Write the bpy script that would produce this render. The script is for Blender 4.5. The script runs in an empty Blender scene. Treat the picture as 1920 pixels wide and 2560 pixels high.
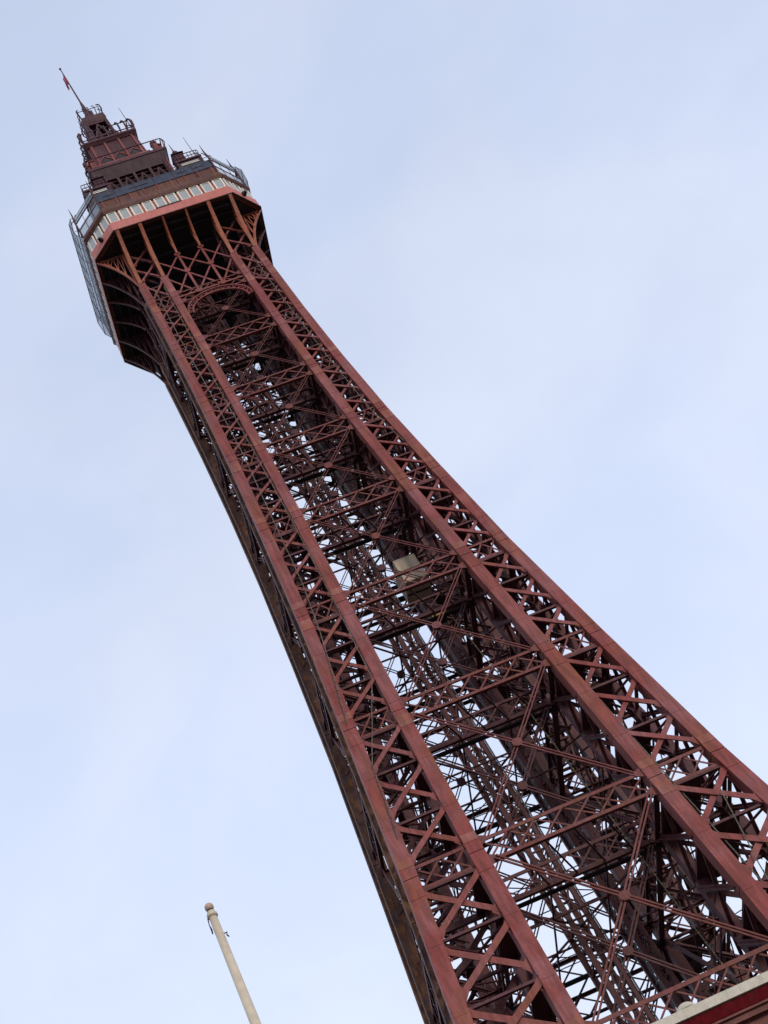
import bpy, math, random
from mathutils import Vector, Matrix
random.seed(7)
S = bpy.context.scene
C = S.collection

# ------------------------------------------------------------------ camera
CAM = Vector((-19.0818, -71.6388, 1.6))
AZ, EL, ROLL = math.radians(17.2097), math.radians(46.5990), math.radians(-33.0127)
F = Vector((math.sin(AZ)*math.cos(EL), math.cos(AZ)*math.cos(EL), math.sin(EL)))
R0 = Vector((math.cos(AZ), -math.sin(AZ), 0))
U0 = R0.cross(F)
RR = math.cos(ROLL)*R0 + math.sin(ROLL)*U0
UU = -math.sin(ROLL)*R0 + math.cos(ROLL)*U0
cd = bpy.data.cameras.new('camera')
cam = bpy.data.objects.new('camera', cd)
C.objects.link(cam)
cam.matrix_world = Matrix(((RR.x, UU.x, -F.x, CAM.x), (RR.y, UU.y, -F.y, CAM.y), (RR.z, UU.z, -F.z, CAM.z), (0, 0, 0, 1)))
cd.sensor_fit = 'VERTICAL'
cd.sensor_height = 36.0
cd.lens = 4200.0/2560.0*36.0
cd.clip_start = 0.1
cd.clip_end = 8000
S.camera = cam

# ------------------------------------------------------------------ sky, sun, exposure
SUN_EL, SUN_AZ = math.radians(20), math.radians(158)   # azimuth clockwise from +Y
w = bpy.data.worlds.new('World'); S.world = w
w.use_nodes = True
nt = w.node_tree
for n in list(nt.nodes): nt.nodes.remove(n)
out = nt.nodes.new('ShaderNodeOutputWorld')
bg = nt.nodes.new('ShaderNodeBackground')
sky = nt.nodes.new('ShaderNodeTexSky')
sky.sky_type = 'NISHITA'
sky.sun_disc = False
sky.sun_elevation = SUN_EL
sky.sun_rotation = SUN_AZ
sky.air_density = 1.0
sky.dust_density = 1.5
sky.ozone_density = 1.0
tc = nt.nodes.new('ShaderNodeTexCoord')
mp = nt.nodes.new('ShaderNodeMapping'); mp.inputs['Scale'].default_value = (1.0, 1.0, 1.6); mp.inputs['Location'].default_value = (3.7, 1.2, 0.4)
n1 = nt.nodes.new('ShaderNodeTexNoise'); n1.inputs['Scale'].default_value = 2.6; n1.inputs['Detail'].default_value = 6; n1.inputs['Roughness'].default_value = 0.52
n2 = nt.nodes.new('ShaderNodeTexNoise'); n2.inputs['Scale'].default_value = 9; n2.inputs['Detail'].default_value = 5; n2.inputs['Roughness'].default_value = 0.55
add = nt.nodes.new('ShaderNodeMix'); add.data_type = 'FLOAT'; add.inputs[0].default_value = 0.3
ramp = nt.nodes.new('ShaderNodeMapRange'); ramp.inputs['From Min'].default_value = 0.3; ramp.inputs['From Max'].default_value = 0.75
ramp.inputs['To Min'].default_value = 0.78; ramp.inputs['To Max'].default_value = 0.92
mix = nt.nodes.new('ShaderNodeMix'); mix.data_type = 'RGBA'
L_ = nt.links.new
L_(tc.outputs['Generated'], mp.inputs['Vector'])
L_(mp.outputs['Vector'], n1.inputs['Vector']); L_(mp.outputs['Vector'], n2.inputs['Vector'])
L_(n1.outputs['Fac'], add.inputs[2]); L_(n2.outputs['Fac'], add.inputs[3])
L_(add.outputs[0], ramp.inputs['Value'])
sep = nt.nodes.new('ShaderNodeSeparateXYZ'); L_(tc.outputs['Generated'], sep.inputs[0])
vz = nt.nodes.new('ShaderNodeMapRange'); vz.inputs['From Min'].default_value = 0.3; vz.inputs['From Max'].default_value = 1.0
vz.inputs['To Min'].default_value = 0.16; vz.inputs['To Max'].default_value = -0.20
L_(sep.outputs['Z'], vz.inputs['Value'])
sm_ = nt.nodes.new('ShaderNodeMath'); sm_.operation = 'ADD'; sm_.use_clamp = True
L_(ramp.outputs['Result'], sm_.inputs[0]); L_(vz.outputs['Result'], sm_.inputs[1])
L_(sm_.outputs[0], mix.inputs[0])
L_(sky.outputs['Color'], mix.inputs[6])
cl = nt.nodes.new('ShaderNodeMix'); cl.data_type = 'RGBA'
cl.inputs[6].default_value = (6.15, 6.95, 8.95, 1); cl.inputs[7].default_value = (6.8, 7.45, 9.1, 1)
n3 = nt.nodes.new('ShaderNodeTexNoise'); n3.inputs['Scale'].default_value = 4.2; n3.inputs['Detail'].default_value = 7; n3.inputs['Roughness'].default_value = 0.5; n3.inputs['Distortion'].default_value = .4
L_(mp.outputs['Vector'], n3.inputs['Vector'])
r5 = nt.nodes.new('ShaderNodeMapRange'); r5.interpolation_type = 'SMOOTHSTEP'; r5.inputs['From Min'].default_value = .42; r5.inputs['From Max'].default_value = .68
L_(n3.outputs['Fac'], r5.inputs['Value']); L_(r5.outputs['Result'], cl.inputs[0]); L_(cl.outputs[2], mix.inputs[7])         # thin pale high cloud
L_(mix.outputs[2], bg.inputs['Color'])
bg.inputs['Strength'].default_value = 0.12
L_(bg.outputs['Background'], out.inputs['Surface'])

sd = bpy.data.lights.new('sun', 'SUN')
sd.energy = 1.5
sd.angle = math.radians(12)
sd.color = (1.0, 0.90, 0.80)
so = bpy.data.objects.new('sun', sd); C.objects.link(so)
sp = Vector((math.sin(SUN_AZ)*math.cos(SUN_EL), math.cos(SUN_AZ)*math.cos(SUN_EL), math.sin(SUN_EL)))
so.rotation_euler = (-sp).to_track_quat('-Z', 'Y').to_euler()
so.location = sp*300

S.view_settings.view_transform = 'Standard'
S.view_settings.look = 'None'
S.view_settings.gamma = 1
S.view_settings.exposure = 0.08
S.view_settings.use_curve_mapping = False

# ------------------------------------------------------------------ materials
def new_mat(name):
    m = bpy.data.materials.new(name); m.use_nodes = True
    return m, m.node_tree, m.node_tree.nodes['Principled BSDF']

def paint(name, base, faded, rust, rust_amt=0.5, scale=0.35, rough=0.5, bump=0.25, streak=.72):
    """weathered iron paint: faded patches, rust blooms and streaks, grime speckle"""
    m, t, b = new_mat(name)
    N = t.nodes.new; K = t.links.new
    tc = N('ShaderNodeTexCoord')
    a = N('ShaderNodeTexNoise'); a.inputs['Scale'].default_value = scale; a.inputs['Detail'].default_value = 5; a.inputs['Roughness'].default_value = .6
    K(tc.outputs['Object'], a.inputs['Vector'])
    r1 = N('ShaderNodeMapRange'); r1.inputs['From Min'].default_value = .42; r1.inputs['From Max'].default_value = .62
    K(a.outputs['Fac'], r1.inputs['Value'])
    m1 = N('ShaderNodeMix'); m1.data_type = 'RGBA'; m1.inputs[6].default_value = (*base, 1); m1.inputs[7].default_value = (*faded, 1)
    K(r1.outputs['Result'], m1.inputs[0])
    mpn = N('ShaderNodeMapping'); mpn.inputs['Scale'].default_value = (1.6, 1.6, .45); mpn.inputs['Location'].default_value = (13, 5, 3)
    K(tc.outputs['Object'], mpn.inputs['Vector'])
    c = N('ShaderNodeTexNoise'); c.inputs['Scale'].default_value = scale*1.8; c.inputs['Detail'].default_value = 7; c.inputs['Roughness'].default_value = .65
    K(mpn.outputs['Vector'], c.inputs['Vector'])
    r2 = N('ShaderNodeMapRange'); r2.inputs['From Min'].default_value = .50; r2.inputs['From Max'].default_value = .66; r2.inputs['To Max'].default_value = rust_amt
    K(c.outputs['Fac'], r2.inputs['Value'])
    m2 = N('ShaderNodeMix'); m2.data_type = 'RGBA'; m2.inputs[7].default_value = (*rust, 1)
    oi = N('ShaderNodeObjectInfo')
    hs = N('ShaderNodeMix'); hs.data_type = 'RGBA'; hs.inputs[7].default_value = (*(rust[i]*.45+base[i]*.55 for i in range(3)), 1)
    rp = N('ShaderNodeMapRange'); rp.inputs['From Min'].default_value = .2; rp.inputs['To Max'].default_value = .5
    K(oi.outputs['Random'], rp.inputs['Value']); K(rp.outputs['Result'], hs.inputs[0]); K(m1.outputs[2], hs.inputs[6])
    K(hs.outputs[2], m2.inputs[6]); K(r2.outputs['Result'], m2.inputs[0])
    g = N('ShaderNodeTexNoise'); g.inputs['Scale'].default_value = 9; g.inputs['Detail'].default_value = 4
    K(tc.outputs['Object'], g.inputs['Vector'])
    r3 = N('ShaderNodeMapRange'); r3.inputs['From Min'].default_value = .3; r3.inputs['From Max'].default_value = .7; r3.inputs['To Min'].default_value = .88; r3.inputs['To Max'].default_value = 1.06
    K(g.outputs['Fac'], r3.inputs['Value'])
    m3 = N('ShaderNodeMix'); m3.data_type = 'RGBA'; m3.blend_type = 'MULTIPLY'; m3.inputs[0].default_value = 1
    K(m2.outputs[2], m3.inputs[6]); K(r3.outputs['Result'], m3.inputs[7])
    mps = N('ShaderNodeMapping'); mps.inputs['Scale'].default_value = (5, 5, .35)
    K(tc.outputs['Object'], mps.inputs['Vector'])
    sn = N('ShaderNodeTexNoise'); sn.inputs['Scale'].default_value = 1.0; sn.inputs['Detail'].default_value = 4
    K(mps.outputs['Vector'], sn.inputs['Vector'])
    r4 = N('ShaderNodeMapRange'); r4.inputs['From Min'].default_value = .40; r4.inputs['From Max'].default_value = .62; r4.inputs['To Min'].default_value = streak; r4.inputs['To Max'].default_value = 1.06
    K(sn.outputs['Fac'], r4.inputs['Value'])
    m4 = N('ShaderNodeMix'); m4.data_type = 'RGBA'; m4.blend_type = 'MULTIPLY'; m4.inputs[0].default_value = 1
    K(m3.outputs[2], m4.inputs[6]); K(r4.outputs['Result'], m4.inputs[7])
    K(m4.outputs[2], b.inputs['Base Color'])
    rr = N('ShaderNodeMapRange'); rr.inputs['To Min'].default_value = rough-.08; rr.inputs['To Max'].default_value = rough+.2
    K(c.outputs['Fac'], rr.inputs['Value']); K(rr.outputs['Result'], b.inputs['Roughness'])
    if bump:
        bp = N('ShaderNodeBump'); bp.inputs['Strength'].default_value = bump; bp.inputs['Distance'].default_value = .02
        K(g.outputs['Fac'], bp.inputs['Height']); K(bp.outputs['Normal'], b.inputs['Normal'])
    b.inputs['Specular IOR Level'].default_value = .22
    return m

RED = paint('tower red iron paint', (.235, .044, .037), (.275, .088, .084), (.235, .070, .030), .75)
REDM = paint('tower maroon bracing paint', (.165, .035, .030), (.20, .060, .056), (.17, .052, .022), .8, scale=.6)
REDD = paint('shade darkened tower iron paint', (.088, .020, .024), (.110, .036, .042), (.12, .042, .018), .7, scale=.5)  # tower red darkened for shade and grime on inner, side and rear ironwork
RUST = paint('rust stained iron', (.085, .034, .024), (.11, .060, .050), (.24, .095, .022), .9, scale=1.6, rough=.65)
PINK = paint('deck fascia salmon paint', (.50, .148, .115), (.53, .175, .14), (.40, .13, .075), .35, scale=.5, streak=.94)
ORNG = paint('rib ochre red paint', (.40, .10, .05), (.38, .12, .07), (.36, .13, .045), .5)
BRWN = paint('cornice brown paint', (.105, .034, .022), (.135, .052, .034), (.17, .066, .024), .6)
PURP = paint('spire maroon paint', (.065, .017, .023), (.105, .034, .040), (.08, .028, .022), .5, scale=.7)
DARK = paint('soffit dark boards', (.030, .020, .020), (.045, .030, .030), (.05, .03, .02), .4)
COVE = paint('shadowed maroon cove paint', (.048, .013, .017), (.062, .020, .024), (.05, .02, .014), .5, scale=.8)  # spire maroon darkened so the colour carries the shade under the slab
STEEL = paint('grey joist steel', (.05, .045, .047), (.07, .06, .062), (.05, .035, .03), .4)
SLATE = paint('slate blue panel', (.035, .046, .078), (.05, .058, .085), (.05, .045, .055), .4, scale=.9)
CABIN = paint('cabin grey blue boards', (.05, .046, .058), (.085, .07, .08), (.07, .04, .04), .5, scale=.9)
CREAM = paint('cream masonry paint', (.56, .50, .39), (.60, .54, .43), (.42, .36, .26), .4, scale=.9, rough=.6, streak=.94)
POLE = paint('cream pole paint', (.60, .50, .36), (.64, .54, .40), (.50, .40, .27), .3, scale=1.2, rough=.4, bump=.1, streak=.94)
BALLM = paint('pole ball dull gilt', (.50, .35, .24), (.54, .40, .28), (.42, .28, .18), .3, scale=4, rough=.35, bump=.1, streak=.94)
CARM = paint('lift car cream panel', (.56, .44, .30), (.60, .48, .35), (.44, .31, .19), .5, scale=1.2, streak=.94)
YELL = paint('yellow plant paint', (.52, .33, .07), (.52, .36, .12), (.3, .17, .05), .5, scale=1.5)
CABLE = paint('weathered cable sheath', (.16, .145, .11), (.2, .18, .14), (.12, .09, .05), .4, scale=2)
TRIMM = paint('ivory window trim', (.80, .74, .62), (.82, .77, .67), (.6, .4, .26), .25, scale=2, streak=.94)
BLACK = paint('black fittings', (.03, .03, .032), (.05, .05, .05), (.05, .03, .02), .3, scale=3)
PIPE = paint('galvanised guide rail', (.09, .092, .10), (.12, .122, .13), (.2, .13, .08), .4, scale=1)
FLAGM = paint('faded red flag cloth', (.38, .05, .06), (.48, .17, .19), (.06, .05, .16), .9, scale=1.6, rough=.9)
REDTRIM = paint('deep red cornice gloss', (.20, .008, .016), (.22, .014, .02), (.13, .03, .02), .4, scale=1.0, rough=.35)
ROOFM = paint('roof felt', (.10, .10, .10), (.14, .14, .14), (.09, .08, .07), .5)

def glass_mat():
    m, t, b = new_mat('gallery window glass')
    b.inputs['Base Color'].default_value = (.33, .34, .31, 1)
    b.inputs['Roughness'].default_value = .16
    b.inputs['Specular IOR Level'].default_value = .75
    nz = t.nodes.new('ShaderNodeTexNoise'); nz.inputs['Scale'].default_value = .8
    bp = t.nodes.new('ShaderNodeBump'); bp.inputs['Strength'].default_value = .08
    t.links.new(nz.outputs['Fac'], bp.inputs['Height']); t.links.new(bp.outputs['Normal'], b.inputs['Normal'])
    return m
GLASS = glass_mat()

def net_mat():
    m, t, b = new_mat('safety netting')
    b.inputs['Base Color'].default_value = (.40, .46, .52, 1)
    b.inputs['Roughness'].default_value = .8
    N = t.nodes.new; K = t.links.new
    tc = N('ShaderNodeTexCoord')
    v = N('ShaderNodeTexNoise'); v.inputs['Scale'].default_value = 2.5; v.inputs['Detail'].default_value = 3
    K(tc.outputs['Object'], v.inputs['Vector'])
    mr = N('ShaderNodeMapRange'); mr.inputs['To Min'].default_value = .32; mr.inputs['To Max'].default_value = .56
    K(v.outputs['Fac'], mr.inputs['Value'])
    tr = N('ShaderNodeBsdfTransparent')
    mx = N('ShaderNodeMixShader')
    K(mr.outputs['Result'], mx.inputs[0]); K(tr.outputs[0], mx.inputs[1]); K(b.outputs[0], mx.inputs[2])
    K(mx.outputs[0], t.nodes['Material Output'].inputs['Surface'])
    return m
NET = net_mat()

def brick_mat():
    m, t, b = new_mat('soot red brickwork')
    N = t.nodes.new; K = t.links.new
    tc = N('ShaderNodeTexCoord')
    mpn = N('ShaderNodeMapping'); mpn.inputs['Rotation'].default_value = (math.radians(90), 0, 0)
    K(tc.outputs['Object'], mpn.inputs['Vector'])
    br = N('ShaderNodeTexBrick'); br.inputs['Scale'].default_value = 1
    br.inputs['Brick Width'].default_value = .225; br.inputs['Row Height'].default_value = .075; br.inputs['Mortar Size'].default_value = .008
    br.inputs['Color1'].default_value = (.19, .045, .03, 1); br.inputs['Color2'].default_value = (.13, .035, .025, 1); br.inputs['Mortar'].default_value = (.12, .09, .07, 1)
    K(mpn.outputs['Vector'], br.inputs['Vector'])
    nz = N('ShaderNodeTexNoise'); nz.inputs['Scale'].default_value = 1.1; nz.inputs['Detail'].default_value = 6
    K(tc.outputs['Object'], nz.inputs['Vector'])
    mr = N('ShaderNodeMapRange'); mr.inputs['From Min'].default_value = .35; mr.inputs['From Max'].default_value = .7; mr.inputs['To Min'].default_value = .55; mr.inputs['To Max'].default_value = 1.35
    K(nz.outputs['Fac'], mr.inputs['Value'])
    mu = N('ShaderNodeMix'); mu.data_type = 'RGBA'; mu.blend_type = 'MULTIPLY'; mu.inputs[0].default_value = 1
    K(br.outputs['Color'], mu.inputs[6]); K(mr.outputs['Result'], mu.inputs[7])
    K(mu.outputs[2], b.inputs['Base Color']); b.inputs['Roughness'].default_value = .85
    bp = N('ShaderNodeBump'); bp.inputs['Strength'].default_value = .5; bp.inputs['Distance'].default_value = .01; bp.invert = True
    K(br.outputs['Fac'], bp.inputs['Height']); K(bp.outputs['Normal'], b.inputs['Normal'])
    return m
BRICK = brick_mat()

def paving_mat():
    m, t, b = new_mat('dark paving setts')
    N = t.nodes.new; K = t.links.new
    tc = N('ShaderNodeTexCoord')
    br = N('ShaderNodeTexBrick'); br.inputs['Scale'].default_value = 1; br.inputs['Brick Width'].default_value = .9; br.inputs['Row Height'].default_value = .6; br.inputs['Mortar Size'].default_value = .008
    br.inputs['Color1'].default_value = (.075, .073, .07, 1); br.inputs['Color2'].default_value = (.06, .058, .056, 1); br.inputs['Mortar'].default_value = (.035, .035, .034, 1)
    K(tc.outputs['Object'], br.inputs['Vector']); K(br.outputs['Color'], b.inputs['Base Color'])
    b.inputs['Roughness'].default_value = .85
    return m
PAVE = paving_mat()

# ------------------------------------------------------------------ mesh helpers
class MB:
    """collects boxes, bars and tubes, then links them as one mesh object"""
    def __init__(s): s.v = []; s.f = []
    def quadbox(s, pts):                      # 8 points: bottom ring 0-3, top ring 4-7
        o = len(s.v); s.v += [tuple(p) for p in pts]
        s.f += [tuple(o+i for i in q) for q in ((3, 2, 1, 0), (4, 5, 6, 7), (0, 1, 5, 4), (1, 2, 6, 5), (2, 3, 7, 6), (3, 0, 4, 7))]
        return s
    def box(s, x0, x1, y0, y1, z0, z1):
        return s.quadbox([(x0, y0, z0), (x1, y0, z0), (x1, y1, z0), (x0, y1, z0), (x0, y0, z1), (x1, y0, z1), (x1, y1, z1), (x0, y1, z1)])
    def frustum(s, h0, z0, h1, z1, cx=0, cy=0):
        return s.quadbox([(cx-h0, cy-h0, z0), (cx+h0, cy-h0, z0), (cx+h0, cy+h0, z0), (cx-h0, cy+h0, z0),
                          (cx-h1, cy-h1, z1), (cx+h1, cy-h1, z1), (cx+h1, cy+h1, z1), (cx-h1, cy+h1, z1)])
    def bar(s, p0, p1, wd, th, n=(0, -1, 0), w1=None, t1=None):
        p0 = Vector(p0); p1 = Vector(p1); d = (p1-p0).normalized(); n = Vector(n)
        side = d.cross(n)
        if side.length < 1e-4: side = d.cross(Vector((1, 0, 0)))
        side.normalize(); n = side.cross(d).normalized()
        a = side*wd/2; b = n*th/2
        a1 = side*(w1 or wd)/2; b1 = n*(t1 or th)/2
        return s.quadbox([p0-a-b, p0+a-b, p0+a+b, p0-a+b, p1-a1-b1, p1+a1-b1, p1+a1+b1, p1-a1+b1])
    def tube(s, pts, r, k=6, caps=True):
        pts = [Vector(p) for p in pts]; rs = r if isinstance(r, (list, tuple)) else [r]*len(pts)
        o = len(s.v)
        for i, p in enumerate(pts):
            d = (pts[min(i+1, len(pts)-1)]-pts[max(i-1, 0)]).normalized()
            a = d.cross(Vector((0.37, 0.61, 0.7))).normalized(); b = d.cross(a)
            for j in range(k):
                t = 2*math.pi*j/k
                s.v.append(tuple(p+rs[i]*(math.cos(t)*a+math.sin(t)*b)))
        for i in range(len(pts)-1):
            for j in range(k):
                q = (j+1) % k
                s.f.append((o+i*k+j, o+i*k+q, o+(i+1)*k+q, o+(i+1)*k+j))
        if caps:
            s.f.append(tuple(o+j for j in reversed(range(k)))); e = o+(len(pts)-1)*k
            s.f.append(tuple(e+j for j in range(k)))
        return s
    def lathe(s, c, prof, k=20):              # prof: (radius, z) bottom to top
        o = len(s.v)
        for r, z in prof:
            for j in range(k):
                t = 2*math.pi*j/k; s.v.append((c[0]+r*math.cos(t), c[1]+r*math.sin(t), c[2]+z))
        for i in range(len(prof)-1):
            for j in range(k):
                q = (j+1) % k; s.f.append((o+i*k+j, o+i*k+q, o+(i+1)*k+q, o+(i+1)*k+j))
        s.f.append(tuple(o+j for j in reversed(range(k)))); e = o+(len(prof)-1)*k
        s.f.append(tuple(e+j for j in range(k)))
        return s
    def prism(s, poly, ext):                  # extrude planar polygon by vector ext
        o = len(s.v); n = len(poly); e = Vector(ext)
        s.v += [tuple(p) for p in poly]+[tuple(Vector(p)+e) for p in poly]
        s.f.append(tuple(reversed(range(o, o+n)))); s.f.append(tuple(range(o+n, o+2*n)))
        for i in range(n):
            j = (i+1) % n; s.f.append((o+i, o+j, o+n+j, o+n+i))
        return s
    def merge(s, other):
        o = len(s.v); s.v += other.v; s.f += [tuple(o+i for i in q) for q in other.f]; return s
    def rot(s, k):                            # quarter turns about z
        for _ in range(k % 4): s.v = [(-y, x, z) for x, y, z in s.v]
        return s
    def build(s, name, mat, parent=None, smooth=False, kind=None):
        org = base_of(parent)
        me = bpy.data.meshes.new(name)
        me.from_pydata([(x-org.x, y-org.y, z-org.z) for x, y, z in s.v], [], s.f)
        me.materials.append(mat); me.update()
        if smooth:
            for p in me.polygons: p.use_smooth = True
        ob = bpy.data.objects.new(name, me); C.objects.link(ob)
        if parent: ob.parent = parent
        if kind: ob['kind'] = kind
        return ob

def base_of(p):
    o = Vector((0, 0, 0))
    while p is not None:
        o += Vector(p.location); p = p.parent
    return o

def thing(name, loc, label, cat, group=None):
    o = bpy.data.objects.new(name, None); C.objects.link(o); o.location = loc
    o.empty_display_size = .5
    o['label'] = label; o['category'] = cat
    if group: o['group'] = group
    return o
def tag(o, label, cat, group=None):
    o['label'] = label; o['category'] = cat
    if group: o['group'] = group
    return o

# ------------------------------------------------------------------ setting
g = MB().box(-4000, 4000, -4000, 4000, -.6, 0).build('ground', PAVE); g['kind'] = 'structure'

ROOF = 28.2
bld = thing('brick_building', (3, 5, 0), 'red brick building with a cream coping along its parapet, below the tower', 'building')
MB().box(-42, 52, -19.4, 26, 0, 28.2).build('wall', BRICK, bld)
MB().box(-41.6, 51.6, -18.95, 25.6, 28.204, 28.3).build('roof', ROOFM, bld)
par = MB()
par.box(-42, 52, -19.397, -18.95, 28.204, 29.32)
par.build('parapet', BRICK, bld)
MB().box(-42.1, 52.1, -19.62, -19.40, 28.62, 28.84).box(-42.1, 52.1, -19.72, -19.40, 28.843, 28.93).build('string_course', BRICK, bld)
MB().quadbox([(-42.2, -19.66, 28.99), (52.2, -19.66, 28.99), (52.2, -19.401, 28.99), (-42.2, -19.401, 28.99),
              (-42.2, -19.93, 29.30), (52.2, -19.93, 29.30), (52.2, -19.401, 29.30), (-42.2, -19.401, 29.30)]).build('cornice', REDTRIM, bld)
# coping stones, butt jointed
x = -42.3
while x < 52:
    L = 2.38
    MB().quadbox([(x, -20.02, 29.325), (x+L, -20.02, 29.325), (x+L, -18.8, 29.325), (x, -18.8, 29.325),
                  (x, -20.0, 29.70), (x+L, -20.0, 29.70), (x+L, -18.85, 29.76), (x, -18.85, 29.76)]).build('coping_stone', CREAM, bld)
    x += L+.008
for kx in (-15.6, -9.6, -3.62, 2.4, 8.4, 14.4):
    pf = [(.40*math.cos(a), .36*math.sin(a)) for a in [i*math.pi/2/8 for i in range(8)]]+[(.02, .362)]
    MB().lathe((kx, -19.62, 29.705), pf, 24).build('coping_boss', CREAM, bld, smooth=True)

# ------------------------------------------------------------------ tower profile
LV = [(28.31, 11.0, 4.95), (35.75, 9.80, 4.62), (47.43, 8.41, 4.30), (58.12, 7.40, 3.94), (67.93, 6.53, 3.48), (76.55, 5.94, 3.11),
      (84.35, 5.46, 2.85), (91.70, 5.14, 2.67), (98.80, 4.93, 2.56), (105.5, 4.81, 2.51), (108.7, 4.77, 2.50), (113.6, 4.72, 2.50)]
def interp(z, k):
    for a, b in zip(LV, LV[1:]):
        if z <= b[0]: return a[k]+(b[k]-a[k])*(z-a[0])/(b[0]-a[0])
    return LV[-1][k]
W = lambda z: interp(z, 1)
M = lambda z: interp(z, 2)
def CH(z): return .27+(.39-.27)*min(1, max(0, (106-z)/60))      # chord half width
G = 0.62                                                         # girder half depth

tower = thing('lattice_tower', (0, 0, 28.31), 'tall red brown iron lattice tower tapering to an observation deck, spire and flagpole', 'tower')
OUTER = ('outer',); 

# chords: sixteen columns in segments between the girder levels
def chord_segment(sx, sy, ax, ay, z0, z1, mat):
    def pos(z, fx):
        c = CH(z)
        return (W(z)-c) if fx else (M(z)+c)
    def ring(z, hx, hy, dx=0, dy=0):
        px, py = sx*pos(z, ax)+dx, sy*pos(z, ay)+dy
        return [(px-hx, py-hy, z), (px+hx, py-hy, z), (px+hx, py+hy, z), (px-hx, py+hy, z)]
    mb = MB()
    f = 1.0 if (sy < 0 and ay) or (ax and ay) or (ax and sx < 0) else .72
    c0, c1 = CH(z0)*f, CH(z1)*f
    mb.quadbox(ring(z0, c0-.07, c0-.07)+ring(z1, c1-.07, c1-.07))          # core
    n = max(1, round((z1-z0)/3.4))
    for i in range(n):                                                        # cover plates, butted with an open joint
        a = z0+(z1-z0)*i/n+.022; b = z0+(z1-z0)*(i+1)/n-.022
        ca, cb = CH(a)*f, CH(b)*f
        for q in (-1, 1):
            mb.quadbox(ring(a, ca, .024, 0, q*(ca-.024))+ring(b, cb, .024, 0, q*(cb-.024)))
            mb.quadbox(ring(a, .024, ca-.052, q*(ca-.03), 0)+ring(b, .024, cb-.052, q*(cb-.03), 0))
        if i:                                                                 # splice strap just proud of the plates
            for q in (-1, 1):
                mb.quadbox(ring(a-.30, ca*.9, .006, 0, q*(ca+.004))+ring(a+.26, ca*.9, .006, 0, q*(ca+.004)))
    return mb.build('chord', mat, tower)

for (z0, *_), (z1, *_) in zip(LV[:-2], LV[1:-1]):
    for sx in (-1, 1):
        for sy in (-1, 1):
            for ax in (0, 1):
                for ay in (0, 1):
                    inner = (not ay and not ax)
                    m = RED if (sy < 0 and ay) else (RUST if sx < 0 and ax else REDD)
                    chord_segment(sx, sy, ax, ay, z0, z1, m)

# cover plates riveted over the node of each front column, some replaced in a different paint
PATCH = paint('touched up plate paint', (.30, .085, .055), (.33, .13, .11), (.24, .09, .04), .7, scale=1.1)
for (z, w_, m_) in LV[1:-2]:
    for sx in (-1, 1):
        for ax in (0, 1):
            c = CH(z); xc = sx*((W(z)-c) if ax else (M(z)+c))
            for (dz, hh, mt) in ((.95, .26, PATCH if random.random() < .6 else RED), (-.85, .42, RED if random.random() < .6 else PATCH)):
                z0 = z+dz-hh; z1 = z+dz+hh
                def pp(zz): return ((W(zz)-CH(zz)) if ax else (M(zz)+CH(zz)))*sx
                a, b = CH(z0)*.97, CH(z1)*.97
                y0, y1 = -W(z0), -W(z1)
                MB().quadbox([(pp(z0)-a, y0-.016, z0), (pp(z0)+a, y0-.016, z0), (pp(z0)+a, y0+.01, z0), (pp(z0)-a, y0+.01, z0),
                              (pp(z1)-b, y1-.016, z1), (pp(z1)+b, y1-.016, z1), (pp(z1)+b, y1+.01, z1), (pp(z1)-b, y1+.01, z1)]).build('cover_plate', mt, tower)

# bars of the eight lattice planes; each plane is laid out as the front one and turned
braces = []          # (priority, builder, material)
def plane_y(z, outer, off=0.0, k=0):
    back = .07 if k == 0 else CH(z)*.85
    return -(W(z)-back-off) if outer else -(M(z)+.07+off)
def add_brace(pri, mb, mat): braces.append((pri, mb, mat))

def leg_x(k, outer, side, z0, z1, pri, mat):
    """one X of flat bars between the two chords of a leg"""
    def P(edge, z, off): 
        c = CH(z); xx = (W(z)-c*1.1) if edge else (M(z)+c*1.1)
        return (side*xx, plane_y(z, outer, off, k), z)
    wd = .066*(W(z0)-M(z0))
    e = .06*(z1-z0)
    for (a, b, off) in ((1, 0, .0), (0, 1, .10)):
        p0, p1 = P(a, z0+e+random.uniform(-.05, .05), off+random.uniform(0, .02)), P(b, z1-e+random.uniform(-.05, .05), off+random.uniform(0, .02))
        mb = MB().bar(p0, p1, wd, .05)
        mb.bar((p0[0], p0[1]+.09, p0[2]-.02), (p1[0], p1[1]+.09, p1[2]-.02), wd*.28, .12)     # angle's standing leg
        # flared ends
        for (q, z, s_) in ((a, z0+e, 1), (b, z1-e, -1)):
            c = CH(z); xe = side*((W(z)-2*c+.02) if q else (M(z)+2*c-.02)); yy = plane_y(z, outer, off+.035, k)
            dx = (-1 if q else 1)*side
            hh = .19*(W(z)-M(z))
            zz = z+s_*c*.9
            mb.prism([(xe, yy, zz-hh*.55), (xe+dx*hh*.42, yy, zz), (xe, yy, zz+hh*.55)], (0, .018, 0))
        add_brace(pri, mb.rot(k), mat)

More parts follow.
